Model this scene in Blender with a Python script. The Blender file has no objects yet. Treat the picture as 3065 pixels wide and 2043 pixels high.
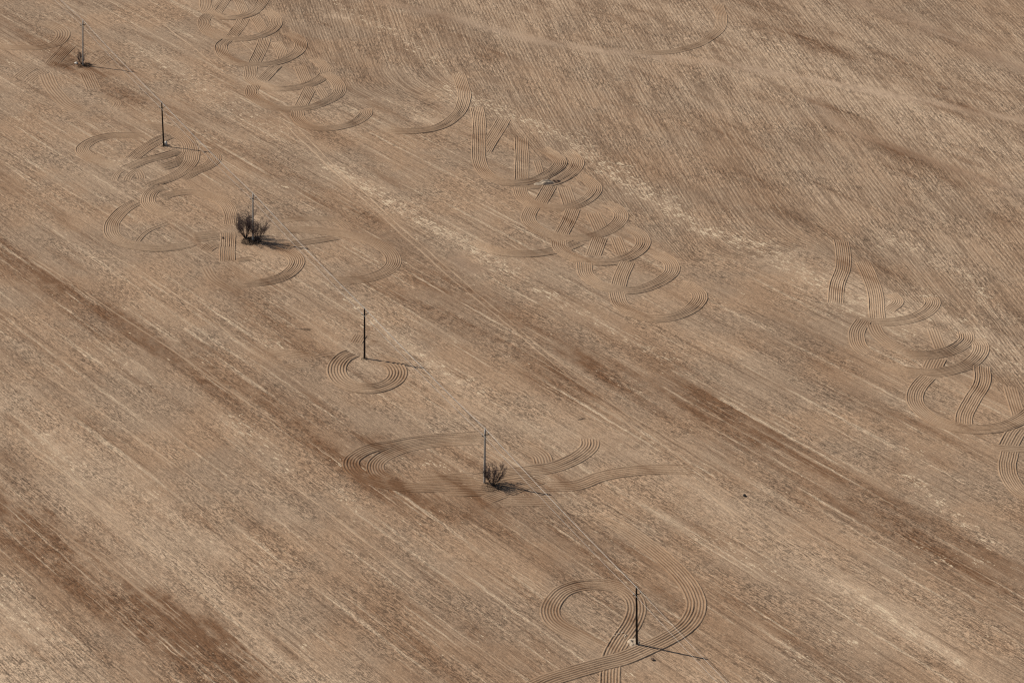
import bpy, math, random
import numpy as np
random.seed(7); RNG = np.random.default_rng(11)
S = bpy.context.scene
COL = S.collection
R = math.radians

# ------------------------------------------------------------------ camera frame
F = 7000.0; PITCH = R(28.5); HC = 184.0; CX, CY = 1532.5, 1021.5
FW = np.array([0, math.cos(PITCH), -math.sin(PITCH)])
UP = np.array([0, math.sin(PITCH), math.cos(PITCH)])
CAM = np.array([0, 0, HC])
OV = 3065 / 2352.0

def ground(x, y):
    """point of the field seen at a pixel of the photograph"""
    d = FW + np.array([1., 0, 0]) * (x - CX) / F - UP * (y - CY) / F
    return (CAM + d * (-HC / d[2]))[:2]

def project(p):
    q = np.asarray(p, float) - CAM; z = q @ FW
    return CX + F * q[0] / z, CY - F * (q @ UP) / z

def crop(x0, y0, s):
    return lambda pts: [(x0 + a * s, y0 + b * s) for a, b in pts]

def to_ground(pts):
    return np.array([ground(*p) for p in pts])

def spline(P, step=0.4):
    """Catmull-Rom through P, resampled evenly"""
    P = np.asarray(P, float)
    Q = np.vstack([2 * P[0] - P[1], P, 2 * P[-1] - P[-2]])
    out = []
    for i in range(1, len(Q) - 2):
        a, b, c, d = Q[i - 1:i + 3]
        t = np.linspace(0, 1, 24, endpoint=False)[:, None]
        out.append(.5 * (2 * b + (c - a) * t + (2 * a - 5 * b + 4 * c - d) * t ** 2 + (3 * b - a - 3 * c + d) * t ** 3))
    out.append(Q[-2][None]); C = np.vstack(out)
    for _ in range(2):
        C[2:-2] = (C[:-4] + C[1:-3] + C[2:-2] + C[3:-1] + C[4:]) / 5
    s = np.concatenate([[0], np.cumsum(np.linalg.norm(np.diff(C, axis=0), axis=1))])
    n = max(4, int(s[-1] / step) + 1)
    t = np.linspace(0, s[-1], n)
    return np.stack([np.interp(t, s, C[:, k]) for k in range(C.shape[1])], 1), t

def seg_dist(X, Y, P):
    """distance of every point to a polyline, and the nearest parameter along it"""
    best = np.full(X.shape, 1e9); par = np.zeros(X.shape)
    acc = 0.
    for a, b in zip(P[:-1], P[1:]):
        d = b - a; L2 = d @ d + 1e-9
        t = np.clip(((X - a[0]) * d[0] + (Y - a[1]) * d[1]) / L2, 0, 1)
        r = np.hypot(X - a[0] - t * d[0], Y - a[1] - t * d[1])
        m = r < best; best[m] = r[m]; par[m] = acc + t[m] * math.sqrt(L2)
        acc += math.sqrt(L2)
    return best, par

# ------------------------------------------------------------------ how the field was worked
def row_dir(xv):
    d = np.array([(xv - CX) / F, 1 / math.cos(PITCH)]); return d / np.linalg.norm(d)
D1 = row_dir(-4950); D2 = row_dir(180)
N1 = np.array([D1[1], -D1[0]]); N2 = np.array([D2[1], -D2[0]])
BORDER = to_ground([(380, -190), (560, -60), (740, 30), (880, 170), (1010, 290), (1190, 290), (1330, 280), (1460, 370), (1560, 440), (1750, 560),
                    (1900, 680), (2060, 790), (2250, 770), (2440, 740), (2600, 820), (2780, 960), (2960, 1130),
                    (3120, 1300), (3400, 1560)])

def border_signed(X, Y):
    """signed distance to the border: positive on the side of the steep rows"""
    best = np.full(X.shape, 1e9); sg = np.ones(X.shape)
    for a, b in zip(BORDER[:-1], BORDER[1:]):
        d = b - a; L2 = d @ d + 1e-9
        t = np.clip(((X - a[0]) * d[0] + (Y - a[1]) * d[1]) / L2, 0, 1)
        r = np.hypot(X - a[0] - t * d[0], Y - a[1] - t * d[1])
        c = np.where(d[0] * (Y - a[1]) - d[1] * (X - a[0]) > 0, 1., -1.)
        m = r < best - 1e-6; best[m] = r[m]; sg[m] = c[m]
    return best * sg

def field_rows(X, Y):
    X = np.asarray(X, float); Y = np.asarray(Y, float); Y0 = Y - 330
    u1 = X * N1[0] + Y0 * N1[1]; v1 = X * D1[0] + Y0 * D1[1]
    s = border_signed(X, Y)
    u2 = X * N2[0] + Y0 * N2[1] - 5.5 * np.exp(-np.clip(s, -3, 200) / 7.0)
    v2 = X * D2[0] + Y0 * D2[1]
    return u1, v1, np.clip(.5 + s / 5.0, 0, 1), u2, v2

# soil tones, with swale shading painted in: (kind, strength, half width in metres, points in the overview picture)
TONES = [
 ('d', 1.15, 6.0, [(-60, 1160), (0, 1200), (150, 1280), (330, 1400), (480, 1520), (600, 1620)]),
 ('d', .5, 3.0, [(0, 1050), (110, 1170), (200, 1230)]),
 ('d', .80, 4.0, [(-60, 560), (0, 590), (130, 660), (300, 740), (480, 860), (640, 960), (760, 1040), (900, 1120), (1000, 1190)]),
 ('d', .45, 3.0, [(520, 640), (640, 740), (760, 830)]),
 ('d', .45, 4.0, [(380, 260), (470, 310), (620, 380), (780, 470), (900, 560), (1000, 640)]),
 ('d', .60, 5.0, [(1000, 640), (1150, 720), (1300, 800), (1500, 900), (1600, 940)]),
 ('d', .55, 4.0, [(820, 640), (960, 690), (1130, 780), (1260, 860), (1350, 900)]),
 ('d', .70, 5.0, [(1600, 930), (1750, 1010), (1900, 1120), (2050, 1190), (2200, 1290), (2400, 1400)]),
 ('d', .5, 3.2, [(880, 1010), (980, 1045), (1080, 1075)]),
 ('d', .45, 8.0, [(1000, 1120), (1200, 1180), (1400, 1270), (1560, 1370)]),
 ('d', .6, 5.0, [(1700, -20), (1790, 30), (1900, 110), (2050, 140), (2200, 230), (2352, 300)]),
 ('d', .6, 4.0, [(-20, 30), (60, 80), (150, 130), (250, 190), (330, 240)]),
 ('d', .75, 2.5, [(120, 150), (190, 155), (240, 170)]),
 ('d', .4, 8.0, [(900, 1400), (1050, 1480), (1150, 1568)]),
 ('d', .45, 3.0, [(1890, 240), (2000, 310), (2100, 370), (2200, 420)]),  # shading of a swale, painted in as a darker tone
 ('d', .4, 6.0, [(1650, 1400), (1800, 1480), (2000, 1568)]),
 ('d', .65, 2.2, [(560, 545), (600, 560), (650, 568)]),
 ('d', .45, 3.5, [(1000, 40), (1050, 90), (1120, 130)]),
 ('d', .4, 5.0, [(1650, 320), (1750, 420), (1800, 500)]),
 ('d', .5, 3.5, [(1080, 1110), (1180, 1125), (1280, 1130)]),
 ('p', .85, 5.0, [(60, 1130), (200, 1220), (330, 1310), (470, 1420), (600, 1500), (720, 1580)]),
 ('p', .5, 4.5, [(0, 900), (180, 1030), (330, 1140), (500, 1260)]),
 ('p', .6, 6.0, [(-20, 1440), (60, 1520), (140, 1600)]),
 ('p', .4, 5.0, [(560, 560), (700, 660), (820, 760), (980, 860), (1100, 960)]),
 ('p', .4, 7.0, [(1300, 960), (1500, 1060), (1700, 1190), (1900, 1310), (2100, 1450)]),
 ('p', .45, 9.0, [(2000, 60), (2200, 160), (2400, 260)]),
 ('p', .35, 6.0, [(1500, 60), (1700, 170), (1900, 230)]),
 ('p', .5, 4.0, [(1940, 640), (2050, 690), (2200, 740), (2352, 830)]),
 ('p', .8, 30.0, [(1300, -40), (1700, 60), (2100, 220), (2400, 330)]), ('p', .3, 14., [(1100, 100), (1500, 260), (1900, 420), (2352, 640)]),
 ('p', .9, 1.8, [(760, 35), (800, 42)]), ('p', .8, 1.6, [(960, 272), (1000, 280)]), ('p', .5, 1.5, [(900, 22), (925, 26)]),
 ('p', .8, 1.6, [(600, 620), (560, 600)]), ('p', .6, 2.0, [(565, 500), (590, 515)]),
 ('p', .5, 2.2, [(830, 835), (900, 850)]),
 ('s', 1.0, 2.4, [(770, 385), (860, 440), (960, 500), (1050, 550), (1180, 630)]),
 ('s', .55, 1.8, [(1180, 630), (1300, 700), (1440, 780), (1530, 820)]),
 ('s', .9, 3.6, [(1020, 200), (1120, 240), (1290, 310), (1400, 390), (1480, 440), (1600, 520), (1750, 570), (1900, 660), (2060, 730)]),
 ('s', .9, 2.2, [(1420, 380), (1480, 430), (1540, 480)]),
 ('s', .8, 2.2, [(2030, 540), (2100, 575)]), ('s', .8, 2.2, [(2160, 605), (2210, 625), (2260, 700)]),
 ('s', .55, 5.0, [(2120, 680), (2230, 760), (2352, 850)]),
 ('s', .8, 2.0, [(800, 690), (880, 760), (1000, 840), (1080, 885)]),
 ('s', .9, 1.3, [(1010, 842), (1060, 875), (1110, 900)]),
 ('s', .7, 2.5, [(1050, 180), (900, 70), (760, 0)]),
 ('s', .55, 4.0, [(330, 120), (500, 220), (640, 300)]),
 ('s', .6, 2.0, [(100, 1000), (150, 1065), (200, 1110)]), ('s', .6, 2.0, [(280, 830), (310, 850)]),
 ('s', .7, 2.0, [(600, 770), (660, 810)]), ('s', .6, 2.0, [(540, 970), (580, 1000), (650, 1080)]),
 ('s', .7, 1.6, [(970, 1060), (1060, 1085)]), ('s', .8, 2.0, [(520, 960), (560, 990)]),
 ('s', .8, 1.5, [(2080, 1090), (2160, 1160), (2250, 1230), (2300, 1260)]),
 ('s', .9, 1.2, [(1920, 1330), (2020, 1400), (2140, 1480), (2200, 1520)]),
 ('s', .7, 1.6, [(1640, 1240), (1720, 1290), (1800, 1330)]), ('s', .7, 2.5, [(1930, 1460), (1990, 1490)]),
 ('s', .7, 2.0, [(0, 1370), (60, 1430), (110, 1470)]), ('s', .6, 2.0, [(300, 370), (260, 380), (250, 370)]),
 ('s', .6, 1.5, [(830, 1170), (780, 1120)]), ('s', .6, 2.0, [(30, 1330), (20, 1350)]), ('s', .6, 1.6, [(600, 1300), (640, 1320)]),
 ('s', .7, 3.0, [(1900, 700), (2000, 720), (2080, 760)]),
]
for k in TONES: pass
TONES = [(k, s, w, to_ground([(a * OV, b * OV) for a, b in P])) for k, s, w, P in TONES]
PATHS = [(2.1, [(880, 5), (960, 22), (1050, 45), (1200, 85), (1350, 112), (1480, 125), (1600, 140), (1750, 162), (1900, 190), (2050, 218), (2200, 248), (2400, 285)]),
         (2.4, [(1900, -30), (1970, 5), (2050, 34), (2150, 72), (2250, 118), (2400, 182)]),
         (1.5, [(1860, 225), (1930, 285), (2010, 325), (2100, 355), (2200, 392), (2400, 460)]),
         (1.2, [(1180, 85), (1280, 103), (1400, 116)]),
         (2.0, [(1050, 590), (1090, 620)])]
PATHS = [(w, spline(to_ground([(a * OV, b * OV) for a, b in P]), 3.)[0]) for w, P in PATHS]

def tone_map(X, Y):
    d = np.zeros(X.shape); p = np.zeros(X.shape); s = np.zeros(X.shape)
    for k, st, w, P in TONES:
        r, _ = seg_dist(X, Y, P)
        g = st * np.exp(-(r / w) ** 2)
        if k == 'd': d = np.maximum(d, g) + .25 * np.minimum(d, g)
        elif k == 'p': p = np.maximum(p, g)
        else: s = np.maximum(s, g)
    return d, p, s

def path_map(X, Y):
    m = np.zeros(X.shape)
    for w, P in PATHS:
        r, _ = seg_dist(X, Y, P)
        m = np.maximum(m, .78 / (1 + np.exp((r - w * .75) / .4)))
    return m

# ------------------------------------------------------------------ helpers for objects
def tag(o, label=None, cat=None, group=None, kind=None):
    if label: o['label'] = label
    if cat: o['category'] = cat
    if group: o['group'] = group
    if kind: o['kind'] = kind
    return o

def mesh_obj(name, V, Fc, m, parent=None, smooth=True):
    me = bpy.data.meshes.new(name)
    me.from_pydata([tuple(v) for v in V], [], [tuple(f) for f in Fc]); me.update()
    if smooth: me.polygons.foreach_set('use_smooth', [True] * len(me.polygons))
    me.materials.append(m)
    o = bpy.data.objects.new(name, me); COL.objects.link(o)
    if parent is not None: o.parent = parent
    return o

def empty(name, loc):
    o = bpy.data.objects.new(name, None); COL.objects.link(o); o.location = loc
    o.empty_display_size = .3
    return o

def grid_mesh(name, P, m, extra=None, bleach=0., crest=None):
    """P: (rows, cols, 3) array -> mesh with the field attributes baked per vertex"""
    nr, nc = P.shape[:2]
    V = P.reshape(-1, 3).astype(np.float32)
    i = np.arange(nr * nc).reshape(nr, nc)
    Q = np.stack([i[:-1, :-1], i[:-1, 1:], i[1:, 1:], i[1:, :-1]], -1).reshape(-1, 4).astype(np.int32)
    me = bpy.data.meshes.new(name)
    me.vertices.add(len(V)); me.vertices.foreach_set('co', V.ravel())
    me.loops.add(Q.size); me.loops.foreach_set('vertex_index', Q.ravel())
    me.polygons.add(len(Q)); me.polygons.foreach_set('loop_start', np.arange(0, Q.size, 4, dtype=np.int32))
    me.polygons.foreach_set('use_smooth', np.ones(len(Q), dtype=bool))
    me.update(calc_edges=True); me.validate()
    X, Y = V[:, 0].astype(float), V[:, 1].astype(float)
    u1, v1, m2, u2, v2 = field_rows(X, Y)
    d, p, s = tone_map(X, Y)
    d = d * (1 - .6 * bleach); p = np.maximum(p, bleach)
    if crest is not None:                              # groove shading put into the tone: crests paler, bottoms darker
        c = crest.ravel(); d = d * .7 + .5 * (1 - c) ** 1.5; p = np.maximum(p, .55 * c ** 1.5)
    sm = path_map(X, Y) if extra is None else np.full(X.shape, float(extra))
    for nm, arr in (('rowA', (u1, v1, m2)), ('rowB', (u2, v2, sm)), ('tone', (d, p, s))):
        at = me.attributes.new(nm, 'FLOAT_VECTOR', 'POINT')
        at.data.foreach_set('vector', np.stack(arr, 1).astype(np.float32).ravel())
    me.materials.append(m)
    o = bpy.data.objects.new(name, me); COL.objects.link(o)
    return o

# ------------------------------------------------------------------ materials
def new_mat(name):
    m = bpy.data.materials.new(name); m.use_nodes = True
    nt = m.node_tree; nt.nodes.clear()
    out = nt.nodes.new('ShaderNodeOutputMaterial'); b = nt.nodes.new('ShaderNodeBsdfPrincipled')
    nt.links.new(b.outputs[0], out.inputs[0])
    b.inputs['Specular IOR Level'].default_value = .15
    return m, nt, b

class G:
    """tiny node-graph helper"""
    def __init__(s, nt): s.nt = nt
    def put(s, sock, v):
        if isinstance(v, bpy.types.NodeSocket): s.nt.links.new(v, sock)
        else: sock.default_value = v
    def m(s, op, a, b=0., c=None, clamp=False):
        n = s.nt.nodes.new('ShaderNodeMath'); n.operation = op; n.use_clamp = clamp
        s.put(n.inputs[0], a); s.put(n.inputs[1], b)
        if c is not None: s.put(n.inputs[2], c)
        return n.outputs[0]
    def rng(s, v, a, b, c=0., d=1.):
        n = s.nt.nodes.new('ShaderNodeMapRange'); n.interpolation_type = 'SMOOTHSTEP'
        s.put(n.inputs[0], v)
        for i, x in enumerate((a, b, c, d)): s.put(n.inputs[i + 1], x)
        return n.outputs[0]
    def sep(s, v):
        n = s.nt.nodes.new('ShaderNodeSeparateXYZ'); s.put(n.inputs[0], v); return n.outputs
    def vec(s, x, y, z=0.):
        n = s.nt.nodes.new('ShaderNodeCombineXYZ')
        for i, k in enumerate((x, y, z)): s.put(n.inputs[i], k)
        return n.outputs[0]
    def attr(s, nm):
        n = s.nt.nodes.new('ShaderNodeAttribute'); n.attribute_name = nm; return n.outputs['Vector']
    def noise(s, vec, scale, detail=2., rough=.5, dist=0.):
        n = s.nt.nodes.new('ShaderNodeTexNoise'); s.put(n.inputs['Vector'], vec)
        n.inputs['Scale'].default_value = scale; n.inputs['Detail'].default_value = detail
        n.inputs['Roughness'].default_value = rough; n.inputs['Distortion'].default_value = dist
        return n.outputs['Fac']
    def mix(s, f, a, b, mode='MIX'):
        n = s.nt.nodes.new('ShaderNodeMix'); n.data_type = 'RGBA'; n.blend_type = mode
        s.put(n.inputs[0], f); s.put(n.inputs[6], a); s.put(n.inputs[7], b); return n.outputs[2]
    def mixf(s, f, a, b):
        n = s.nt.nodes.new('ShaderNodeMix'); s.put(n.inputs[0], f); s.put(n.inputs[2], a); s.put(n.inputs[3], b); return n.outputs[0]
    def bump(s, h, strength=1., dist=1., normal=None):
        n = s.nt.nodes.new('ShaderNodeBump'); n.inputs['Strength'].default_value = strength
        n.inputs['Distance'].default_value = dist; s.put(n.inputs['Height'], h)
        if normal is not None: s.put(n.inputs['Normal'], normal)
        return n.outputs[0]

def soil_material(name, track=False):
    m, nt, b = new_mat(name); g = G(nt)
    u1, v1, m2 = g.sep(g.attr('rowA')); u2, v2, sm = g.sep(g.attr('rowB')); dk, pl, st = g.sep(g.attr('tone'))
    geo = nt.nodes.new('ShaderNodeNewGeometry').outputs['Position']
    ns = nt.nodes.new('ShaderNodeVectorMath'); ns.operation = 'MULTIPLY'
    nt.links.new(geo, ns.inputs[0]); ns.inputs[1].default_value = (1, 1, 0); pos = ns.outputs[0]
    rough_ = g.m('SUBTRACT', 1., sm)                                   # 1 on open field, 0 on rolled ground
    wob = g.noise(pos, .45, 3., .6)
    mask2 = g.rng(g.m('ADD', m2, g.m('MULTIPLY', g.m('SUBTRACT', wob, .5), 1.3)), .35, .65)
    # --- soil tone in long drifts along the rows
    drift = g.noise(g.vec(g.m('MULTIPLY', u1, .075), g.m('MULTIPLY', v1, .014)), 1., 4., .55)
    drift2 = g.noise(g.vec(g.m('MULTIPLY', u1, .30), g.m('MULTIPLY', v1, .045)), 1., 3., .6)
    patch = g.noise(pos, .11, 4., .6)
    patch2 = g.noise(pos, .5, 3., .6)
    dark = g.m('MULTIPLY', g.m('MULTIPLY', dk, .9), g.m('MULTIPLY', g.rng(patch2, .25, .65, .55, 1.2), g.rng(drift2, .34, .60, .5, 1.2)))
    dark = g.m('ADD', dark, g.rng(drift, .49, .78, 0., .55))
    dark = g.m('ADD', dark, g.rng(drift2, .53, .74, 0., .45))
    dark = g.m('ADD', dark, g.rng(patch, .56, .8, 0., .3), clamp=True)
    pale = g.m('MULTIPLY', g.m('ADD', pl, g.m('MULTIPLY', st, .45)), g.rng(patch2, .25, .65, .35, 1.2))
    pale = g.m('ADD', pale, g.rng(drift, .47, .28, 0., .4))
    pale = g.m('ADD', pale, g.rng(drift2, .44, .24, 0., .4), clamp=True)
    tan, brown, buff, grey = (.385, .250, .155, 1), (.190, .100, .052, 1), (.530, .380, .255, 1), (.345, .238, .157, 1)
    base = g.mix(g.rng(g.noise(pos, .06, 3., .55), .38, .62), tan, grey)
    base = g.mix(pale, base, buff)
    base = g.mix(dark, base, brown)
    # --- crumbs, clods and rows
    wp = nt.nodes.new('ShaderNodeVectorMath'); wp.operation = 'ADD'
    nz = nt.nodes.new('ShaderNodeTexNoise'); nz.inputs['Scale'].default_value = 1.3; nz.inputs['Detail'].default_value = 1.
    nt.links.new(pos, nz.inputs['Vector'])
    sc = nt.nodes.new('ShaderNodeVectorMath'); sc.operation = 'SCALE'; nt.links.new(nz.outputs['Color'], sc.inputs[0]); sc.inputs['Scale'].default_value = .5
    nt.links.new(pos, wp.inputs[0]); nt.links.new(sc.outputs[0], wp.inputs[1])
    w1 = g.m('ADD', u1, g.m('MULTIPLY', g.noise(pos, .35, 2., .5), .5))
    w2 = g.m('ADD', u2, g.m('MULTIPLY', g.noise(pos, .45, 2., .5), .45))
    cl0 = g.noise(wp.outputs[0], 3.0, 4., .62)
    cl1 = g.noise(g.vec(g.m('MULTIPLY', w1, 4.4), g.m('MULTIPLY', v1, .75), 3.), 1., 3., .6, .3)
    cl2 = g.noise(g.vec(g.m('MULTIPLY', w2, 4.4), g.m('MULTIPLY', v2, .6), 3.), 1., 3., .6, .3)
    clod = g.m('ADD', g.m('MULTIPLY', cl0, .42), g.m('MULTIPLY', g.mixf(mask2, cl1, cl2), .58))
    crumb = g.noise(pos, 7.5, 2., .6)
    r1 = g.noise(g.vec(g.m('MULTIPLY', w1, 1.05), g.m('MULTIPLY', v1, .014)), 1., 3., .65)
    r1b = g.noise(g.vec(g.m('MULTIPLY', w1, 2.9), g.m('MULTIPLY', v1, .13), 4.), 1., 2., .6)
    r2n = g.noise(g.vec(g.m('MULTIPLY', w2, 1.7), g.m('MULTIPLY', v2, .05)), 1., 4., .72)
    wave = g.m('ADD', g.m('MULTIPLY', g.m('SINE', g.m('MULTIPLY', g.m('ADD', w2, g.m('MULTIPLY', r2n, .8)), 6.2832 / .74)), .5), .5)
    str2 = g.rng(g.noise(g.vec(g.m('MULTIPLY', u2, .33), g.m('MULTIPLY', v2, .06), 2.), 1., 3., .6), .36, .62, .12, 1.)
    r2 = g.m('ADD', g.m('MULTIPLY', r2n, .78), g.m('MULTIPLY', g.m('MULTIPLY', wave, str2), .22))
    r1c = g.noise(g.vec(g.m('MULTIPLY', w1, 2.3), g.m('MULTIPLY', v1, .035), 14.), 1., 3., .7)
    rows = g.mixf(mask2, g.m('ADD', g.m('MULTIPLY', r1, .40), g.m('ADD', g.m('MULTIPLY', r1b, .22), g.m('MULTIPLY', r1c, .38))), r2)
    keep = .05 if track else 1.
    brk = g.rng(g.noise(g.vec(g.m('MULTIPLY', u1, .5), g.m('MULTIPLY', v1, .09), 7.), 1., 3., .65), .38, .60, .18, 1.)
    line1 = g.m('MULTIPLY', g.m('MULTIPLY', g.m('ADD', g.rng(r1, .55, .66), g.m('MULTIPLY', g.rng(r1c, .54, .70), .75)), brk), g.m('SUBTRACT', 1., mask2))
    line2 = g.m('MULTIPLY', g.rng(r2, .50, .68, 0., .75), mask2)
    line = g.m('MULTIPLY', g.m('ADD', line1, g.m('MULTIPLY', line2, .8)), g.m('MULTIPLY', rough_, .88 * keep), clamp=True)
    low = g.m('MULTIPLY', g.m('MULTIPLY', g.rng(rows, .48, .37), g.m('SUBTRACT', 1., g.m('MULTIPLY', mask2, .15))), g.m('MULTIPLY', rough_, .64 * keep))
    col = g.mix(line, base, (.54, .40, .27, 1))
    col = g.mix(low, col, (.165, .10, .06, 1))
    val = g.rng(clod, .38, .62, .55, 1.30)
    val = g.m('MULTIPLY', val, g.rng(crumb, .3, .7, .70, 1.24))
    gr = g.rng(g.noise(g.vec(g.m('MULTIPLY', u1, .16), g.m('MULTIPLY', v1, .06), 21.), 1., 3., .6), .36, .64, .45, 1.25)
    val = g.m('ADD', 1., g.m('MULTIPLY', g.m('SUBTRACT', val, 1.), g.m('MULTIPLY', gr, .35 if track else 1.)))
    if not track: val = g.mixf(g.m('ADD', .35, g.m('MULTIPLY', rough_, .65)), 1., val)
    col = g.mix(1., col, g.vec(val, val, val), 'MULTIPLY')
    # --- bleached straw lying along the rows
    s1 = g.noise(g.vec(g.m('MULTIPLY', w1, 2.7), g.m('MULTIPLY', v1, .5), 9.), 1., 2., .6)
    s2 = g.noise(pos, 2.6, 2., .6, .6)
    sf = g.m('ADD', g.m('MULTIPLY', s1, .65), g.m('MULTIPLY', s2, .35))
    stt = g.m('ADD', st, g.rng(g.noise(g.vec(g.m('MULTIPLY', u1, .22), g.m('MULTIPLY', v1, .09), 31.), 1., 3., .65), .56, .74, 0., .75), clamp=True)
    thr = g.m('SUBTRACT', .638, g.m('MULTIPLY', g.m('MULTIPLY', stt, g.rng(patch2, .3, .65, .35, 1.2)), .135))
    straw = g.m('MULTIPLY', g.rng(g.m('SUBTRACT', sf, thr), 0., .05), g.m('MULTIPLY', rough_, .15 if track else .85))
    col = g.mix(straw, col, (.66, .51, .345, 1))
    if track: col = g.mix(1., col, (.91, .90, .885, 1), 'MULTIPLY')
    else: col = g.mix(sm, col, (.93, .93, .95, 1), 'MULTIPLY')
    nt.links.new(col, b.inputs['Base Color']); b.inputs['Roughness'].default_value = .95
    h = g.m('MULTIPLY', clod, .15 if not track else .07)
    h = g.m('ADD', h, g.m('MULTIPLY', crumb, .022))
    h = g.m('ADD', h, g.m('MULTIPLY', g.m('MULTIPLY', r2, mask2), .20 * keep))
    h = g.m('ADD', h, g.m('MULTIPLY', g.m('MULTIPLY', rows, g.m('SUBTRACT', 1., mask2)), .26 * keep))
    if not track: h = g.m('MULTIPLY', h, g.m('ADD', .22, g.m('MULTIPLY', rough_, .78)))
    nt.links.new(g.bump(h, 1., 1.), b.inputs['Normal'])
    return m

def simple(name, c, rough=.8, var=.25, scale=6., metal=0., stretch=(1, 1, 1), c2=None):
    m, nt, b = new_mat(name); g = G(nt)
    tc = nt.nodes.new('ShaderNodeTexCoord').outputs['Object']
    mp = nt.nodes.new('ShaderNodeMapping'); mp.inputs['Scale'].default_value = stretch; nt.links.new(tc, mp.inputs[0])
    n = g.noise(mp.outputs[0], scale, 4., .6)
    hi = c2 or tuple(min(1, x * (1 + var)) for x in c)
    lo = tuple(x * (1 - var) for x in c)
    col = g.mix(g.rng(n, .3, .7), (*lo, 1), (*hi, 1))
    nt.links.new(col, b.inputs['Base Color']); b.inputs['Roughness'].default_value = rough; b.inputs['Metallic'].default_value = metal
    nt.links.new(g.bump(n, .4, .03), b.inputs['Normal'])
    return m

M_soil = soil_material('dry_soil')
M_track = soil_material('worked_soil', True)
M_oldwood = simple('tarred_wood', (.028, .020, .015), .85, .5, 4., stretch=(6, 6, .6))
M_concrete = simple('weathered_grey_pole', (.36, .335, .30), .8, .2, 3., stretch=(3, 3, .6))
M_arm = simple('rusty_steel', (.045, .036, .03), .7, .4, 9.)
M_glass = simple('glazed_insulator', (.55, .56, .52), .25, .1, 5.)
M_wire = simple('aluminium_cable', (.50, .46, .41), .5, .08, 3., .15)
M_bark = simple('bare_bark', (.058, .046, .044), .9, .35, 5.)
M_twig = simple('fine_twigs', (.115, .080, .074), .9, .35, 3.)
M_stone = simple('pale_limestone', (.62, .56, .48), .9, .2, 5.)
M_dstone = simple('dark_boulder', (.055, .048, .042), .9, .4, 5.)
M_clodp = simple('dried_clay', (.46, .36, .26), .95, .25, 3.)
M_clodd = simple('moist_clay', (.13, .085, .058), .95, .35, 3.)
M_weed = simple('dead_weed_stalks', (.20, .155, .10), .95, .5, 1.5)
M_litter = simple('leaf_litter', (.085, .062, .048), .95, .4, 3.)

# ------------------------------------------------------------------ the ground, one sheet
def axis(lo, hi, step, far):
    c = list(np.arange(lo, hi + 1e-6, step)); a = []; b = []
    d = step * 2; x = lo
    while x > -far: x -= d; a.append(x); d *= 1.5
    d = step * 2; x = hi
    while x < far: x += d; b.append(x); d *= 1.5
    return np.array(a[::-1] + c + b)
gx = axis(-135, 135, .6, 6000); gy = axis(225, 520, .6, 6000)
XX, YY = np.meshgrid(gx, gy)
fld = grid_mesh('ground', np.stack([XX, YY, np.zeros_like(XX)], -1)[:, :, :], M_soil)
tag(fld, 'dry tan and brown worked field with faint drill rows', 'field', kind='structure')

# ------------------------------------------------------------------ cultivator bands: real ridges and furrows
cA = crop(560, 0, 600 / 1344); cB = crop(0, 50, 480 / 1344); cC = crop(200, 350, 600 / 1344); cD = crop(550, 550, 700 / 1343)
cE = crop(1140, 250, 720 / 1344); cF = crop(1480, 520, 720 / 1344); cG = crop(2345, 700, 720 / 1344); cH = crop(2465, 1050, 600 / 1195)
cI = crop(900, 1200, 960 / 1344); cJ = crop(1500, 1563, 720 / 1344); cK = crop(740, 950, 600 / 1344); cL = crop(1840, 0, 600 / 1344)
B = []   # (pixel points, width m, ridges, fade at start m, fade at end m, ridge height)
def band(pts, w=2.9, n=8, f0=3., f1=3., a=.11): B.append((pts, w, n, f0, f1, a))
# column of turning loops, far middle
band(cA([(285, -60), (245, 10), (190, 90)]), n=8, f0=.5, f1=.6)
band(cA([(340, -10), (370, 50), (400, 115)]), w=2.4, n=6, f0=2, f1=.6, a=.09)
band(cA([(440, -70), (500, -40), (505, 10), (440, 85), (350, 115), (240, 118), (150, 85), (125, 30), (130, -30)][::-1]), f0=.5, f1=5)
band(cA([(380, 125), (355, 170), (300, 245)]), f0=.6, f1=.6)
band(cA([(455, 110), (490, 170), (530, 235)]), w=2.6, n=7, f0=2, f1=.6, a=.09)
band(cA([(150, 95), (115, 130), (112, 170), (150, 220), (260, 262), (380, 262), (480, 245), (565, 205), (600, 150), (580, 105), (510, 65)]), f0=.6, f1=4.5)
band(cA([(520, 255), (500, 320), (450, 425)]), f0=.6, f1=.6)
band(cA([(600, 280), (630, 340), (650, 410)]), w=2.6, n=7, f0=2, f1=.6, a=.09)
band(cA([(275, 265), (232, 300), (230, 340), (265, 390), (370, 430), (500, 435), (620, 415), (715, 370), (762, 315), (745, 265), (670, 215)]), f0=.6, f1=4.5)
band(cA([(600, 440), (560, 480), (500, 545)]), f0=.6, f1=.6)
band(cA([(755, 440), (780, 500), (810, 565)]), w=2.8, n=7, f0=2, f1=.6, a=.09)
band(cA([(430, 440), (425, 520), (490, 570), (620, 598), (760, 582), (860, 550), (930, 490), (920, 445), (850, 390)]), f0=1, f1=4.5)
band(cA([(830, 580), (800, 640), (760, 715)]), f0=.6, f1=.6)
band(cA([(880, 580), (950, 690)]), w=2.2, n=5, f0=2, f1=.6, a=.09)
band(cA([(450, 570), (428, 620), (460, 665), (600, 725), (760, 732), (880, 705), (990, 650), (1022, 595), (985, 530), (900, 480)]), f0=.6, f1=4.5)
band(cA([(745, 740), (745, 790), (800, 840), (930, 862), (1070, 840), (1160, 800), (1200, 755), (1180, 730)]), f0=.8, f1=1.2)
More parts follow.
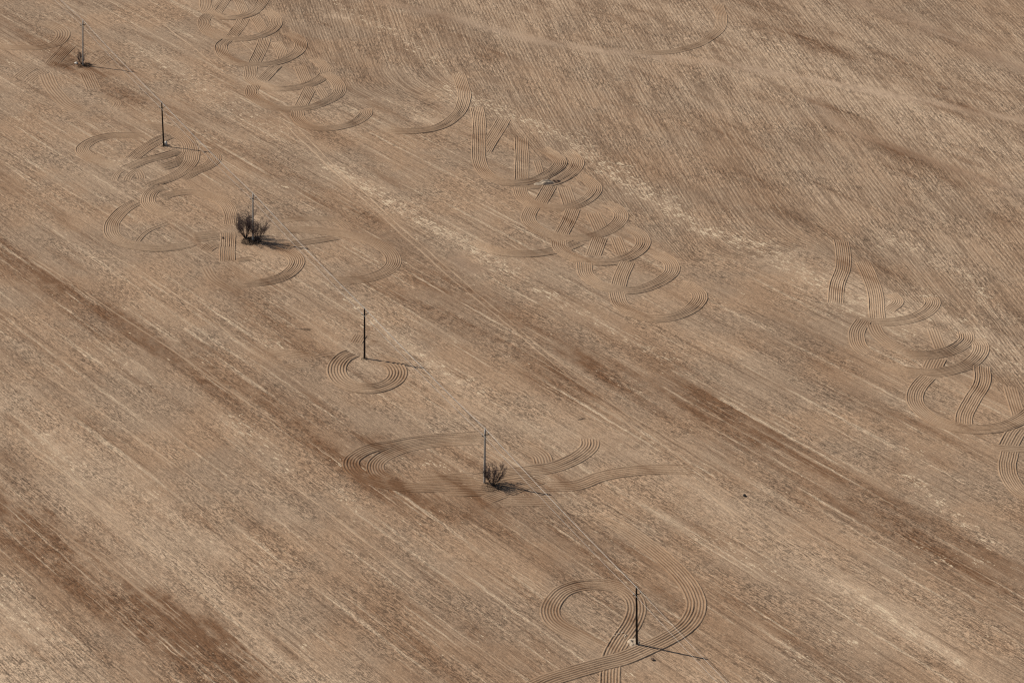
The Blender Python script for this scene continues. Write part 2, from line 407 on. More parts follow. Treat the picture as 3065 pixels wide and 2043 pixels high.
# big hook and the middle column
band(cE([(430, -60), (455, 0), (470, 60), (462, 110), (430, 170), (350, 232), (240, 262), (100, 265), (-10, 250)]), f0=4, f1=9, a=.12)
band(cE([(690, 195), (650, 265), (575, 385)]), f0=1, f1=.6, w=3.1)
band(cE([(870, 430), (900, 520)]), w=1.6, n=4, f0=1, f1=.6, a=.09)
band(cE([(785, 300), (788, 370), (788, 450), (785, 545)]), f0=2, f1=.6, a=.13)
band(cE([(740, 575), (860, 572), (970, 550), (1050, 510), (1095, 460), (1090, 420), (1030, 370)]), f0=2, f1=5)
band(cE([(535, 130), (548, 200), (548, 340), (550, 430), (585, 500), (650, 540), (740, 556), (850, 545), (940, 505), (1000, 455), (985, 415), (900, 360)]), f0=.8, f1=6, a=.13)
band(cE([(945, 570), (920, 620), (885, 675)]), f0=.6, f1=.6)
band(cE([(1020, 575), (1060, 690)]), w=2.9, n=7, f0=1, f1=.6, a=.1)
band(cE([(775, 580), (790, 630), (850, 675), (960, 695), (1060, 690), (1150, 650), (1198, 600), (1185, 560), (1110, 510)]), f0=.8, f1=4.5)
band(cF([(440, 195), (410, 270), (370, 345)]), f0=.6, f1=.6)
band(cF([(550, 215), (600, 325)]), w=3., n=7, f0=1.5, f1=.6, a=.1)
band(cF([(215, 185), (190, 245), (225, 300), (320, 345), (440, 362), (550, 350), (650, 310), (708, 250), (690, 200), (610, 160)]), f0=.6, f1=4.5)
band(cF([(-120, 370), (-40, 410), (60, 440), (190, 448), (300, 435), (400, 412), (480, 380)]), w=2.8, f0=6, f1=.8)
band(cF([(590, 355), (550, 460)]), f0=.6, f1=.6)
band(cF([(675, 350), (715, 450)]), w=2.4, n=6, f0=1, f1=.6, a=.1)
band(cF([(355, 365), (370, 420), (450, 470), (560, 492), (680, 487), (775, 450), (828, 395), (815, 345), (740, 295)]), f0=.8, f1=4.5)
band(cF([(745, 490), (710, 570), (690, 635)]), f0=.6, f1=.6)
band(cF([(500, 490), (510, 560), (580, 620), (700, 652), (820, 645), (930, 600), (988, 545), (980, 495), (910, 440)]), f0=.8, f1=4.5)
band(cF([(680, 655), (705, 730), (785, 785), (900, 810), (1010, 797), (1100, 755), (1148, 700), (1130, 655), (1050, 605)]), f0=.8, f1=4.5)
# right-hand column
band(cG([(320, 30), (335, 110), (330, 200), (300, 290), (290, 390)]), f0=2, f1=2, a=.13)
band(cG([(440, 150), (485, 240), (515, 330), (525, 475)]), f0=2, f1=.6, a=.12)
band(cG([(585, 430), (640, 380), (600, 330)][::-1]), w=2.2, n=6, f0=.6, f1=.8, a=.09)
band(cG([(440, 490), (560, 495), (700, 478), (790, 440), (835, 390), (820, 350)]), f0=3, f1=.8)
band(cG([(450, 480), (410, 550), (420, 620), (470, 670)]), f0=.6, f1=3)
band(cG([(500, 500), (530, 560), (600, 620), (690, 655)]), w=2.6, n=6, f0=1, f1=3, a=.07)
band(cG([(860, 690), (825, 760)]), w=3.4, n=8, f0=.6, f1=.6, a=.09)
band(cG([(830, 520), (880, 650)]), w=2.2, n=5, f0=2, f1=.6, a=.08)
band(cG([(640, 665), (760, 678), (880, 668), (970, 635), (1020, 590), (1015, 545)]), f0=4, f1=1.5, a=.13)
band(cG([(560, 730), (680, 765), (800, 778), (900, 770), (1020, 735), (1088, 680), (1105, 625), (1070, 580)]), f0=6, f1=5, a=.12)
band(cH([(1110, 210), (1165, 390)]), w=2.4, n=6, f0=2, f1=.6, a=.07)
band(cH([(945, 85), (945, 190), (885, 290), (840, 380), (835, 445)]), f0=1, f1=.6, a=.13)
band(cH([(1165, 460), (1130, 510), (1090, 590)]), w=3.2, f0=.6, f1=.6)
band(cH([(625, 150), (560, 220), (545, 290), (580, 350), (670, 415), (800, 455), (920, 467), (1050, 455), (1150, 420), (1235, 365), (1290, 300)]), f0=.6, f1=4)
band(cH([(1115, 585), (1092, 680), (1110, 760), (1165, 835), (1260, 890)]), f0=.6, f1=4)
band(cH([(990, 570), (1100, 582), (1240, 585)]), w=1.9, n=4, f0=2, f1=2)
# second pole
band(cC([(520, 128), (400, 125), (280, 130), (170, 160), (105, 210), (130, 255), (240, 300), (360, 330)]), f0=2, f1=6, w=2.9)
band(cC([(730, 110), (620, 155), (520, 215), (430, 285)]), f0=1, f1=1.5, w=3.2)
band(cC([(770, 225), (640, 265), (520, 295), (390, 350)]), f0=2, f1=1.5, w=3.0)
band(cC([(860, 210), (960, 240), (990, 280), (950, 325), (850, 370), (760, 420)]), f0=2, f1=2, w=3.)
band(cC([(480, 40), (640, 70), (740, 110), (810, 165), (828, 225), (790, 275), (700, 320), (620, 340)]), f0=8, f1=2, w=3.2)
band(cC([(845, 230), (830, 300), (780, 360), (690, 410), (580, 450), (540, 470)]), f0=.8, f1=2, w=3.1)
band(cC([(480, 565), (390, 615), (315, 690), (293, 760), (335, 820), (440, 862), (600, 882), (760, 868), (850, 840)]), f0=1, f1=5, w=3.)
band(cC([(620, 545), (720, 515), (850, 505), (980, 535), (1070, 590), (1102, 650), (1098, 722)]), f0=2, f1=.8, w=2.8, a=.1)
band(cC([(680, 470), (590, 488), (545, 530), (545, 580), (600, 625), (720, 670)]), f0=2, f1=7, w=2.9)
band(cC([(470, 838), (540, 770), (680, 710)]), w=1.2, n=3, f0=.6, f1=4, a=.09)
band(cC([(400, 430), (420, 395), (470, 360), (500, 400), (495, 420)]), w=1.8, n=4, f0=1, f1=1, a=.08)
band(cC([(315, 430), (340, 380), (380, 350)]), w=1.4, n=4, f0=1, f1=1, a=.07)
# third pole
band(cD([(50, 310), (130, 300), (210, 290)]), w=4.2, n=10, f0=.8, f1=.8)
band(cD([(115, 385), (160, 355), (210, 340)]), w=3., n=7, f0=.8, f1=.8)
band(cD([(300, 440), (400, 428)]), w=1.8, n=5, f0=.6, f1=2)
band(cD([(255, 278), (254, 360), (250, 445)]), f0=.6, f1=.6, a=.14, w=2.9)
band(cD([(120, 470), (175, 550), (290, 620)]), w=2.2, n=4, f0=3, f1=6, a=.05)
band(cD([(570, 370), (640, 425), (640, 475), (580, 528), (490, 558), (380, 570), (280, 560)]), f0=2, f1=8, a=.13, w=3.)
band(cD([(610, 350), (700, 335), (800, 320), (905, 303)]), f0=1, f1=2, w=2.4, n=7)
band(cD([(500, 222), (640, 203), (780, 198), (880, 210), (950, 262)]), w=2., n=5, f0=3, f1=2, a=.08)
band(cD([(500, 262), (700, 265), (880, 280), (1050, 315), (1160, 370), (1207, 440), (1165, 502), (1050, 545), (920, 555), (830, 545)]), f0=4, f1=4, w=3.)
# fourth pole
band(cK([(130, 222), (280, 240), (440, 258)]), w=2.6, n=5, f0=3, f1=2, a=.05)
band(cK([(440, 268), (520, 252), (600, 240)]), w=1.2, n=3, f0=1, f1=1, a=.09)
band(cK([(240, 340), (330, 320), (430, 318)]), w=2., n=4, f0=2, f1=2, a=.05)
band(cK([(765, 110), (725, 175)]), w=2.4, n=6, f0=1, f1=1, a=.09)
band(cK([(800, 165), (880, 175)]), w=2., n=5, f0=1, f1=1, a=.08)
band(cK([(715, 235), (640, 275), (598, 350), (640, 425), (750, 470), (870, 472), (975, 430), (1010, 370), (970, 310), (850, 262)]), f0=.8, f1=4, w=3.4, n=7, a=.16)
# fifth pole
band(cI([(770, 140), (640, 150), (500, 160), (390, 180), (280, 205), (215, 250), (235, 300), (340, 340), (480, 362), (640, 355)]), w=2.8, n=6, f0=3, f1=4, a=.14)
band(cI([(920, 180), (1000, 225), (1020, 268)]), w=3.2, n=7, f0=4, f1=.6, a=.12)
band(cI([(480, 320), (600, 325), (720, 320), (800, 325)]), w=3.0, n=7, f0=4, f1=2, a=.10)
band(cI([(600, 375), (760, 372), (900, 345), (1020, 340)]), w=3.4, n=7, f0=4, f1=2, a=.10)
band(cI([(770, 415), (880, 375), (960, 345), (1040, 318)]), w=2.6, n=6, f0=1, f1=2, a=.1)
band(cI([(1000, 355), (1150, 352), (1270, 310), (1400, 290), (1560, 282), (1650, 290)]), w=3., n=6, f0=3, f1=7, a=.12)
band(cI([(840, 420), (1000, 418), (1120, 425)]), w=3., n=6, f0=4, f1=5, a=.09)
band(cI([(770, 165), (620, 168), (480, 185), (370, 220), (315, 265), (330, 310), (400, 330)]), f0=3, f1=3, w=2.9, n=7, a=.12)
band(cI([(700, 330), (850, 305), (960, 290), (1060, 275), (1150, 240), (1205, 195), (1212, 155)]), f0=5, f1=1.5, w=3.1, n=7, a=.12)
# sixth pole
band(cJ([(560, 700), (400, 620), (310, 565), (275, 510), (285, 450), (340, 390), (430, 355), (540, 345), (660, 368), (735, 420), (755, 490), (725, 575), (670, 655), (620, 745), (608, 820), (603, 940)]), f0=6, f1=2, w=2.9, n=7, a=.125)
band(cJ([(540, -50), (680, 30), (800, 110), (920, 205), (1010, 295), (1072, 390), (1090, 470), (1050, 560), (960, 630), (840, 690), (700, 752), (550, 792), (400, 835), (260, 880), (150, 930)]), f0=9, f1=2, w=3.0, n=7, a=.125)
# hook beyond the track at the top, first pole's tangle
band(cL([(690, 20), (715, 110), (705, 190), (650, 245), (560, 300), (480, 325), (380, 347), (250, 352), (130, 345)]), f0=3, f1=7, w=2.6, a=.09)
band(cB([(330, 55), (440, 75), (520, 120), (520, 175), (470, 225), (400, 250)]), f0=4, f1=2, w=3.3, n=6, a=.1)
band(cB([(440, 235), (340, 258), (200, 262), (60, 255), (-60, 235)]), f0=1.5, f1=4, w=2.8, n=7, a=.1)
band(cB([(580, 240), (510, 310), (430, 400)]), f0=1.5, f1=1, w=3.4, n=8, a=.11)
band(cB([(640, 360), (560, 390), (470, 430)]), f0=1, f1=1, w=3., n=7, a=.1)
band(cB([(650, 440), (720, 470), (750, 530), (790, 610)]), f0=1, f1=2, w=3.2, n=7, a=.11)
band(cB([(930, 330), (860, 370), (820, 400)]), f0=2, f1=1, w=3., n=6, a=.08)
band(cB([(280, 420), (200, 470), (140, 520)]), f0=1, f1=2, w=2.8, n=5, a=.08)
band(cB([(380, 450), (300, 500), (240, 550)]), f0=1, f1=2, w=2.8, n=5, a=.08)
band(cB([(380, 470), (430, 580), (500, 670), (590, 750), (720, 800)]), f0=2, f1=5, w=3.4, n=6, a=.09)
band(cB([(800, 650), (920, 685), (985, 720), (960, 770)]), f0=3, f1=2, w=1.8, n=4, a=.07)

def hash1(n): return RNG.random(n)
geoB = []
for pts, w, n, f0, f1, a in B:
    C, t = spline(to_ground(pts), .35)
    geoB.append((C, t, w, f0, f1))
def vis(t, L, f0, f1):
    return np.clip(t / f0, 0, 1) * np.clip((L - t) / f1, 0, 1)
for bi, (pts, w, n, f0, f1, a) in enumerate(B):
    C, t, _, _, _ = geoB[bi]
    T = np.gradient(C, axis=0); T /= np.linalg.norm(T, axis=1)[:, None] + 1e-9
    Nn = np.stack([T[:, 1], -T[:, 0]], 1)
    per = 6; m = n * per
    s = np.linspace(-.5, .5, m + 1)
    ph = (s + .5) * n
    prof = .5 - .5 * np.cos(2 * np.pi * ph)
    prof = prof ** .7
    # tines never bite equally: every ridge has its own height, and it wanders along the band
    k = np.minimum(ph.astype(int), n - 1)
    rh = .65 + .5 * hash1(n)
    rh[0] *= 1.15; rh[-1] *= 1.25
    lat = np.cumsum(RNG.normal(0, .012, len(t))); lat -= np.linspace(lat[0], lat[-1], len(t)); 
    wob = np.zeros((len(t), n))
    for q in range(n):
        e = RNG.normal(0, 1, len(t) + 8); e = np.convolve(e, np.ones(9) / 9, 'valid'); wob[:, q] = e
    amp = a * .86 * rh[k][None, :] * np.clip(1 + .55 * wob[:, k], .25, 1.7)
    fz = vis(t, t[-1], f0, f1)
    Z = amp * prof[None, :] + .012 - ((1 - np.clip(fz * 1.1, 0, 1)) * a * .62)[:, None]
    Z[:, 0] = -.03; Z[:, -1] = -.03
    off = s[None, :] * w + lat[:, None] + RNG.normal(0, .008, (len(t), m + 1))
    X = C[:, 0:1] + Nn[:, 0:1] * off; Y = C[:, 1:2] + Nn[:, 1:2] * off
    # a later pass wipes out what an earlier one left
    lo = np.array([X.min(), Y.min()]) - 3; hi = np.array([X.max(), Y.max()]) + 3
    for bj in range(bi + 1, len(B)):
        Cj, tj, wj, g0, g1 = geoB[bj]
        if (Cj.max(0) < lo).any() or (Cj.min(0) > hi).any(): continue
        d, pj = seg_dist(X, Y, Cj[::2] if len(Cj) > 12 else Cj)
        hit = (d < wj * .5 - .02) & (pj > min(g0, 2.5) * .45) & (pj < tj[-1] - min(g1, 2.5) * .45)
        Z = np.where(hit, -.04, Z)
    Z[0] = -.03; Z[-1] = -.03
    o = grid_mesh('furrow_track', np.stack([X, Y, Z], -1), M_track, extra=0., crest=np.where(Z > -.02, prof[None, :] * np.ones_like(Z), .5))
    tag(o, 'curved band of parallel cultivator furrows in the dry soil', 'track', 'cultivator bands turned in the field', 'structure')

# pale single wheel ruts
RUTS = [[(560, 180), (660, 270), (780, 390), (960, 555), (1180, 745), (1365, 893)],
        [(640, 270), (700, 330), (860, 480), (980, 590), (1100, 690), (1240, 810), (1345, 893)],
        [(1365, 893), (1480, 985), (1620, 1095), (1700, 1150), (1850, 1270), (1990, 1370)],
        [(1345, 893), (1430, 960), (1570, 1075), (1680, 1180), (1780, 1260)],
        [(1560, 1080), (1680, 1170), (1790, 1240), (1900, 1320)],
        [(40, 1040), (160, 1130), (300, 1235), (480, 1370), (640, 1500)],
        [(0, 985), (180, 1110), (360, 1245), (560, 1400), (760, 1560)],
        [(0, 1130), (110, 1200), (240, 1290), (420, 1430), (570, 1560)],
        [(0, 545), (150, 640), (330, 760), (520, 890), (700, 1015)],
        [(230, 570), (350, 640), (480, 730), (600, 820)],
        [(0, 350), (120, 415), (260, 500), (360, 565)],
        [(300, 0), (420, 90), (540, 190)], [(420, 0), (520, 70), (620, 150)],
        [(60, 1400), (180, 1490), (290, 1568)], [(0, 1430), (110, 1520), (170, 1568)],
        [(560, 1030), (720, 1150), (900, 1290), (1080, 1430)],
        [(90, 850), (240, 950), (420, 1080), (600, 1210)]]
for P in RUTS:
    C, t = spline(to_ground([(a * OV, b * OV) for a, b in P]), 1.)
    T = np.gradient(C, axis=0); T /= np.linalg.norm(T, axis=1)[:, None]
    Nn = np.stack([T[:, 1], -T[:, 0]], 1)
    lat = np.convolve(RNG.normal(0, .22, len(t) + 8), np.ones(9) / 9, 'valid')
    wd = .36 * np.clip(1 + .9 * np.convolve(RNG.normal(0, 1, len(t) + 4), np.ones(5) / 5, 'valid'), 0.05, 1.8)
    wd *= np.clip(np.minimum(t, t[-1] - t) / 12, .1, 1)
    s = np.array([-.5, -.35, 0, .35, .5]); zz = np.array([-.02, .03, .016, .03, -.02])
    off = s[None] * wd[:, None] + lat[:, None]
    Pm = np.stack([C[:, 0:1] + Nn[:, 0:1] * off, C[:, 1:2] + Nn[:, 1:2] * off, np.repeat(zz[None], len(t), 0)], -1)
    o = grid_mesh('wheel_rut', Pm, M_track, extra=1., bleach=.8)
    tag(o, 'thin pale wheel rut pressed across the field', 'rut', 'pale wheel ruts across the field', 'structure')

# ------------------------------------------------------------------ tubes
def tube(V, Fc, P, rad, sides=6, cap=True):
    P = [np.asarray(p, float) for p in P]; base = len(V); n = len(P)
    ref = None
    for i, p in enumerate(P):
        d = P[min(i + 1, n - 1)] - P[max(i - 1, 0)]; d = d / (np.linalg.norm(d) + 1e-9)
        if ref is None:
            ref = np.cross(d, [0, 0, 1.]) if abs(d[2]) < .9 else np.cross(d, [1., 0, 0])
        a = ref - d * (ref @ d); a /= np.linalg.norm(a) + 1e-9; ref = a; b = np.cross(d, a)
        r = rad[i] if hasattr(rad, '__len__') else rad
        for k in range(sides):
            th = 2 * math.pi * k / sides
            V.append(p + a * r * math.cos(th) + b * r * math.sin(th))
    for i in range(n - 1):
        for k in range(sides):
            q = base + i * sides
            Fc.append((q + k, q + (k + 1) % sides, q + sides + (k + 1) % sides, q + sides + k))
    if cap:
        Fc.append(tuple(base + k for k in range(sides))[::-1]); Fc.append(tuple(base + (n - 1) * sides + k for k in range(sides)))

# ------------------------------------------------------------------ six poles of the line
POLES = [((248, 196), (248, 62), 'g', 'weathered grey utility pole farthest along the line, with a small bare shrub at its foot'),
         ((490, 437), (484, 309), 'd', 'dark tarred utility pole leaning slightly, a pale boulder at its foot'),
         ((757, 720), (757, 580), 'g', 'grey utility pole standing among two big bare shrubs'),
         ((1091, 1072), (1091, 925), 'd', 'straight dark tarred utility pole at the edge of the single closed furrow ring'),
         ((1450, 1445), (1452, 1285), 'g', 'pale grey utility pole beside one round bare shrub and its dark shadow'),
         ((1906, 1928), (1905, 1760), 'd', 'dark tarred utility pole nearest the viewer, pale dug clods at its foot')]
line_dir = ground(*POLES[5][0]) - ground(*POLES[0][0]); line_dir /= np.linalg.norm(line_dir)
arm_dir = np.array([-line_dir[1], line_dir[0]])          # across the line
if arm_dir[0] < 0: arm_dir = -arm_dir
attach = {0: [], 1: [], 2: []}
bases = []
for (bx, by), (tx, ty), kind, label in POLES:
    b2 = ground(bx, by); lo, hi = 0., 20.
    for _ in range(50):
        mid = (lo + hi) / 2
        if project((b2[0], b2[1], mid))[1] > ty: lo = mid
        else: hi = mid
    H = lo
    scale = F / ((np.array([b2[0], b2[1], 0]) - CAM) @ FW)
    lean = np.array([(tx - project((b2[0], b2[1], H))[0]) / scale, 0, H])
    bases.append(b2)
    root = empty('utility_pole', (b2[0], b2[1], 0)); tag(root, label, 'utility pole', 'poles of the power line')
    ax = lean / np.linalg.norm(lean)
    V, Fc = [], []
    zs = np.linspace(-.3, H, 14)
    r0, r1 = (.165, .12) if kind == 'd' else (.175, .125)
    tube(V, Fc, [ax * z for z in zs], [r0 + (r1 - r0) * max(z, 0) / H for z in zs], 12)
    mesh_obj('shaft', V, Fc, M_oldwood if kind == 'd' else M_concrete, root)
    za = H - .85
    A = np.array([arm_dir[0], arm_dir[1], 0])
    Ld = np.array([line_dir[0], line_dir[1], 0])
    V, Fc = [], []                                        # steel crossarm: a flat channel bolted to the near face
    c0 = ax * za + Ld * (.12 + .05)
    for sgn in (-1,):
        w_, h_ = .03, .04
        for e in (-.6, .6):
            for dy, dz in ((-w_, -h_), (w_, -h_), (w_, h_), (-w_, h_)):
                V.append(c0 + A * e + Ld * dy + np.array([0, 0, dz]))
        Fc += [(0, 1, 2, 3), (7, 6, 5, 4), (0, 4, 5, 1), (1, 5, 6, 2), (2, 6, 7, 3), (3, 7, 4, 0)]
    arm = mesh_obj('crossarm', V, Fc, M_arm, root, False)
    V, Fc = [], []                                        # brace straps
    for e in (-.4, .4):
        tube(V, Fc, [c0 + A * e - np.array([0, 0, .06]), ax * (za - .55) + Ld * .15], .018, 5)
    mesh_obj('brace', V, Fc, M_arm, root)
    for j, p0 in enumerate((ax * H, c0 - A * .54 + np.array([0, 0, .06]), c0 + A * .54 + np.array([0, 0, .06]))):
        V, Fc = [], []
        tube(V, Fc, [p0 - np.array([0, 0, .1]), p0 + np.array([0, 0, .2])], .022, 6)
        pin = mesh_obj('insulator_pin', V, Fc, M_arm, root)
        V, Fc = [], []
        prof = [(0, .05), (.05, .075), (.09, .072), (.10, .05), (.13, .06), (.17, .058), (.20, .03)]
        tube(V, Fc, [p0 + np.array([0, 0, .12 + z]) for z, r in prof], [r for z, r in prof], 10)
        mesh_obj('insulator', V, Fc, M_glass, pin)
        attach[j].append(np.array([b2[0], b2[1], 0]) + p0 + np.array([0, 0, .25]))

# three continuous cables, carried on to the next pole beyond each edge of the photograph
LABELS = ['pale cable running over the pole tops from pole to pole', 'pale cable carried on the left ends of the crossarms',
          'pale cable carried on the right ends of the crossarms']
for j in range(3):
    A = attach[j]
    A = [A[0] - np.array([line_dir[0], line_dir[1], 0]) * 47.5 * 2] + A + [A[-1] + np.array([line_dir[0], line_dir[1], 0]) * 47.5 * 2]
    P = []
    for i, (p, q) in enumerate(zip(A[:-1], A[1:])):
        sag = .32 if 0 < i < len(A) - 2 else .9
        for t in np.linspace(0, 1, 25)[(0 if i == 0 else 1):]:
            P.append(p + (q - p) * t - np.array([0, 0, 4 * sag * t * (1 - t)]))
    V, Fc = [], []
    tube(V, Fc, P, .016, 6)
    tag(mesh_obj('power_cable', V, Fc, M_wire), LABELS[j], 'power cable', 'cables of the power line')

# ------------------------------------------------------------------ bare shrubs
def shrub(px, py, height, spread, stems, label, lean=(0, 0), seed=1, density=1., trunk=0.):
    rnd = random.Random(seed)
    b2 = ground(px, py); root = empty('bare_shrub', (b2[0], b2[1], 0))
    tag(root, label, 'shrub', 'bare shrubs around the poles')
    SV, SF, TV, TF = [], [], [], []
    def unit(v): return v / (np.linalg.norm(v) + 1e-9)
    def grow(p, d, L, r, lev):
        n = 5 if lev < 2 else 3
        pts = [p]; q = p.copy(); dd = d.copy()
        for i in range(n):
            dd = unit(dd + np.array([rnd.gauss(0, .13), rnd.gauss(0, .13), rnd.gauss(.09, .08)]))
            q = q + dd * L / n; q[2] = max(q[2], .03); pts.append(q.copy())
        rad = [max(.0045, r * (1 - .75 * i / n)) for i in range(n + 1)]
        if lev < 2: tube(SV, SF, pts, rad, 6 if lev == 0 else 4, False)
        else: tube(TV, TF, pts, rad, 3, False)
        if lev >= 4: return
        kids = [7, 6, 5, 3][lev]
        kids = max(2, int(round(kids * density)))
        for _ in range(kids):
            t = rnd.uniform(.22, 1.) if lev == 0 else rnd.uniform(.05, .95)
            i = min(int(t * n), n - 1); b_ = pts[i] + (pts[i + 1] - pts[i]) * (t * n - i)
            out = np.array([rnd.gauss(0, 1), rnd.gauss(0, 1), rnd.gauss(.15, .5)])
            nd = unit(unit(pts[i + 1] - pts[i]) + [.40, .62, .75, .8][lev] * unit(out))
            grow(b_, nd, L * rnd.uniform(.34, .58), min(rad[i] * .5, [.02, .011, .006, .005][lev]), lev + 1)
    for k in range(stems):
        th = 2 * math.pi * (k + rnd.random() * .7) / stems
        tilt = spread * rnd.uniform(.35, 1.)
        d = unit(np.array([math.cos(th) * tilt + lean[0], math.sin(th) * tilt + lean[1], .9]))
        p = np.array([math.cos(th) * .18, math.sin(th) * .18, trunk])
        grow(p, d, height * rnd.uniform(.55, .8), .045, 0)
    if trunk > 0:
        tube(SV, SF, [np.array([0, 0, -.1]), np.array([.03, 0, trunk * .5]), np.array([0, 0, trunk + .1])], [.2, .15, .17], 8)
    mesh_obj('stems', SV, SF, M_bark, root)
    mesh_obj('twigs', TV, TF, M_twig, root)
    return root

shrub(735, 712, 4.9, .72, 15, 'tall bare shrub with fanned stems left of the third pole', lean=(-.12, .05), seed=3)
shrub(773, 728, 3.9, .72, 11, 'bare shrub on a short thick trunk right of the third pole', lean=(.05, .05), seed=5, trunk=.7)
shrub(246, 192, 2.9, .45, 8, 'small thin bare shrub leaning left at the farthest pole', lean=(-.35, .1), seed=8, density=.8)
shrub(1474, 1453, 3.1, 1.25, 13, 'round bare shrub with a dense twiggy crown right of the fifth pole', lean=(.12, .05), seed=12, trunk=.3)

# ------------------------------------------------------------------ weeds left unploughed at the pole feet (uncountable)
def weeds(px, py, rx, ry, n, label, seed, mat, h=.35):
    rnd = random.Random(seed); c = ground(px, py); V, Fc = [], []
    for _ in range(n):
        r = math.sqrt(rnd.random()); th = rnd.random() * 6.283
        p = np.array([c[0] + rx * r * math.cos(th), c[1] + ry * r * math.sin(th), 0])
        hh = h * rnd.uniform(.3, 1.) * (1.1 - .6 * r); a = rnd.random() * 6.283; w = rnd.uniform(.012, .035)
        l = np.array([rnd.gauss(0, .25), rnd.gauss(0, .25), 1.]) * hh
        s = np.array([math.cos(a) * w, math.sin(a) * w, 0]); q = np.array([-s[1], s[0], 0]) * .6
        i = len(V); V += [p - s, p + s, p + q, p + l]
        Fc += [(i, i + 1, i + 3), (i + 1, i + 2, i + 3), (i + 2, i, i + 3)]
    tag(mesh_obj('dead_weeds', V, Fc, mat, None, False), label, 'weeds', None, 'stuff')
weeds(752, 722, 1.9, 1.8, 1500, 'dark dead weeds under the shrubs of the third pole', 21, M_litter, .5)
weeds(1473, 1458, 1.7, 1.6, 1100, 'dark dead weeds under the round shrub at the fifth pole', 22, M_litter, .45)
weeds(254, 196, 1.5, 1.6, 700, 'dark dead weeds at the farthest pole', 23, M_litter, .45)
weeds(490, 438, .5, .6, 90, 'dry weeds at the leaning pole', 24, M_weed, .3)
weeds(1091, 1074, .6, .7, 110, 'dry weeds at the fourth pole', 25, M_weed, .3)

# ------------------------------------------------------------------ stones and clods
def rock(name, px, py, size, m, label, cat, seed, flat=.7, group=None):
    rnd = random.Random(seed); c = ground(px, py)
    import bmesh
    bm = bmesh.new(); bmesh.ops.create_icosphere(bm, subdivisions=3, radius=1.)
    ph = [(rnd.gauss(0, 1.6), rnd.gauss(0, 1.6), rnd.gauss(0, 1.6), rnd.random() * 6) for _ in range(9)]
    cuts = [(np.array([rnd.gauss(0, 1), rnd.gauss(0, 1), rnd.gauss(0, 1)]), rnd.uniform(.62, .85)) for _ in range(7)]
    for v in bm.verts:
        p = np.array(v.co)
        for nn, d in cuts:
            nn = nn / np.linalg.norm(nn); e = p @ nn - d
            if e > 0: p = p - nn * e * .9
        p = p * (1 + .05 * sum(math.sin(a * p[0] * 2 + b * p[1] * 2 + c_ * p[2] * 2 + f) for a, b, c_, f in ph) / 2)
        v.co = p * np.array(size) * .5
    me = bpy.data.meshes.new(name); bm.to_mesh(me); bm.free(); me.materials.append(m)
    o = bpy.data.objects.new(name, me); COL.objects.link(o)
    o.location = (c[0], c[1], size[2] * .5 * flat); o.rotation_euler = (0, 0, rnd.random() * 6)
    return tag(o, label, cat, group)
rock('boulder', 496, 434, (.85, .75, .95), M_stone, 'pale boulder beside the leaning dark pole', 'boulder', 1)
rock('boulder', 2228, 1484, (.5, .45, .42), M_dstone, 'single dark boulder lying alone on the open field right of the cables', 'boulder', 2)
rock('boulder', 228, 191, (1.0, .8, .5), M_stone, 'low pale boulder left of the farthest pole', 'boulder', 3, .5)
rock('soil_clod', 1953, 1974, (.55, .45, .4), M_clodd, 'dark earth clod on the band of furrows near the nearest pole', 'clod', 4)
rock('soil_clod', 667, 714, (.7, .5, .4), M_clodd, 'dark earth clod left of the shrubs at the third pole', 'clod', 5)
# torn-up heap of earth in the middle column
def heap(px, py, a, b, h, m, label, seed, rot=0.):
    rnd = random.Random(seed); c = ground(px, py); n = 26; V, Fc = [], []
    ph = [(rnd.gauss(0, 5), rnd.gauss(0, 5), rnd.random() * 6) for _ in range(10)]
    for i in range(n):
        for j in range(n):
            x, y = i / (n - 1) * 2 - 1, j / (n - 1) * 2 - 1
            f = max(0., 1 - (x * x + y * y))
            k = .7 + .5 * sum(math.sin(p * x + q * y + s) for p, q, s in ph) / 4
            z = h * f * max(.12, k) if f > 0 else -.03
            X, Y = x * a, y * b
            V.append((X * math.cos(rot) - Y * math.sin(rot), X * math.sin(rot) + Y * math.cos(rot), z - .02))
    for i in range(n - 1):
        for j in range(n - 1):
            Fc.append((i * n + j, (i + 1) * n + j, (i + 1) * n + j + 1, i * n + j + 1))
    o = mesh_obj('earth_heap', V, Fc, m, None, False); o.location = (c[0], c[1], 0)
    return tag(o, label, 'heap')
heap(1632, 549, 2.4, .8, .75, M_clodp, 'long pale heap of torn-up earth on the curved furrows in the middle of the field', 31, .25)
heap(1662, 545, 1.3, .6, .5, M_clodd, 'small dark heap of earth at the right end of the pale one', 32, .3)
heap(1896, 1922, .9, 1.0, .45, M_clodp, 'pale heap of dug clods around the foot of the nearest pole', 33, .4)
GRP = 'pale dug clods near the nearest pole'
rnd = random.Random(77)
for k in range(16):
    x = 1866 + rnd.gauss(0, 17); y = 1909 + rnd.gauss(0, 9) + (x - 1866) * .42; q = rnd.uniform(.2, .42)
    rock('soil_clod', x, y, (q, q * .8, q * .7), M_clodp, 'pale dug clod scattered on the furrows left of the nearest pole', 'clod', 100 + k, .6, GRP)
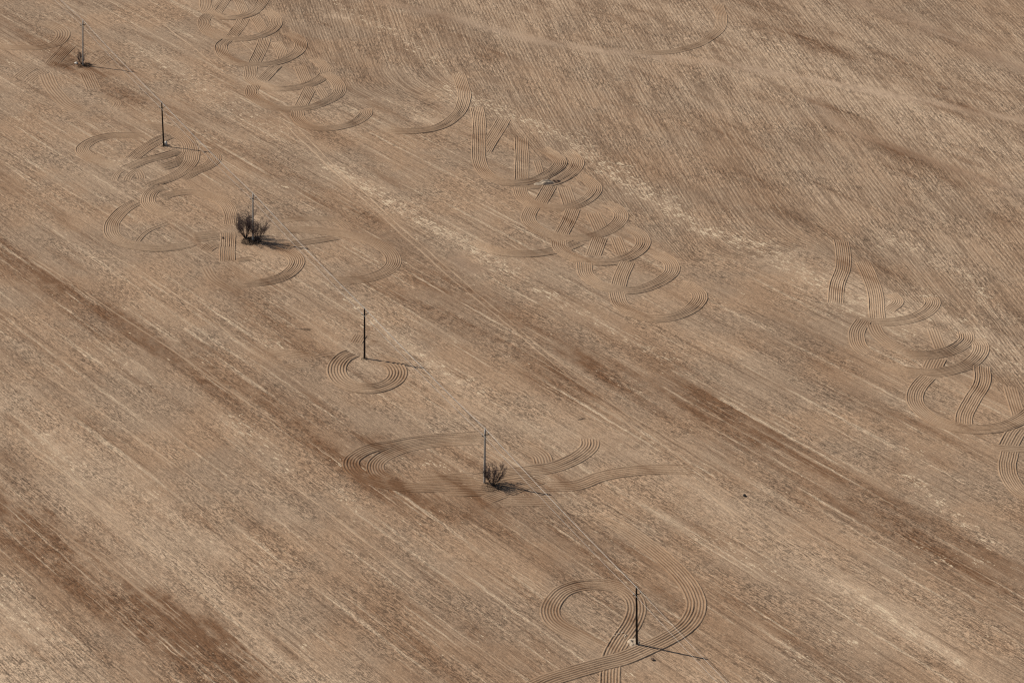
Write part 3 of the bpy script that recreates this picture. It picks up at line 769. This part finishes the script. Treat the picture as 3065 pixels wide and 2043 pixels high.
# fallen sticks
def stick(px, py, dx, dy, label, seed, n=3):
    rnd = random.Random(seed); c = ground(px, py); V, Fc = [], []
    for k in range(n):
        o_ = np.array([rnd.gauss(0, .5), rnd.gauss(0, .25), .06])
        a = o_ - np.array([dx, dy, 0]) * rnd.uniform(.3, 1); b_ = o_ + np.array([dx, dy, 0]) * rnd.uniform(.3, 1)
        mid = (a + b_) / 2 + np.array([rnd.gauss(0, .1), rnd.gauss(0, .1), .04])
        tube(V, Fc, [a, mid, b_], [.02, .03, .012], 5)
    o = mesh_obj('fallen_branch', V, Fc, M_bark); o.location = (c[0], c[1], 0)
    tag(o, label, 'branch')
stick(915, 985, 1.6, -.2, 'thin dark branch lying on bare soil left of the fourth pole', 41)
stick(1742, 1253, 1.3, .55, 'thin dark branch lying on soil above the fifth pole', 42, 2)

# ------------------------------------------------------------------ light
EL, AZ = R(42.3), R(-19.3)                       # shadows run towards AZ on the ground
sd = np.array([-math.cos(AZ) * math.cos(EL), -math.sin(AZ) * math.cos(EL), math.sin(EL)])   # towards the sun
sun = bpy.data.lights.new('sun', 'SUN'); sun.energy = 4.3; sun.angle = R(.53); sun.color = (1, .945, .85)
so = bpy.data.objects.new('sun', sun); COL.objects.link(so)
from mathutils import Vector
so.rotation_euler = Vector(sd).to_track_quat('Z', 'Y').to_euler()
w = bpy.data.worlds.new('World'); S.world = w; w.use_nodes = True
nt = w.node_tree; bg = nt.nodes['Background']
sky = nt.nodes.new('ShaderNodeTexSky'); sky.sky_type = 'NISHITA'; sky.sun_disc = False
sky.sun_elevation = EL; sky.sun_rotation = math.atan2(sd[0], sd[1])
nt.links.new(sky.outputs[0], bg.inputs[0]); bg.inputs[1].default_value = .06

# ------------------------------------------------------------------ camera
cam = bpy.data.cameras.new('camera'); cam.sensor_width = 36; cam.lens = F * 36 / 3065; cam.clip_start = 1; cam.clip_end = 20000
co = bpy.data.objects.new('camera', cam); COL.objects.link(co)
co.location = tuple(CAM); co.rotation_euler = (math.pi / 2 - PITCH, 0, 0)
S.camera = co
S.view_settings.view_transform = 'Standard'; S.view_settings.look = 'None'; S.view_settings.exposure = 0.0; S.view_settings.gamma = 1
S.cycles.use_denoising = False; S.cycles.filter_width = 1.2
S.cycles.max_bounces = 4; S.cycles.diffuse_bounces = 2
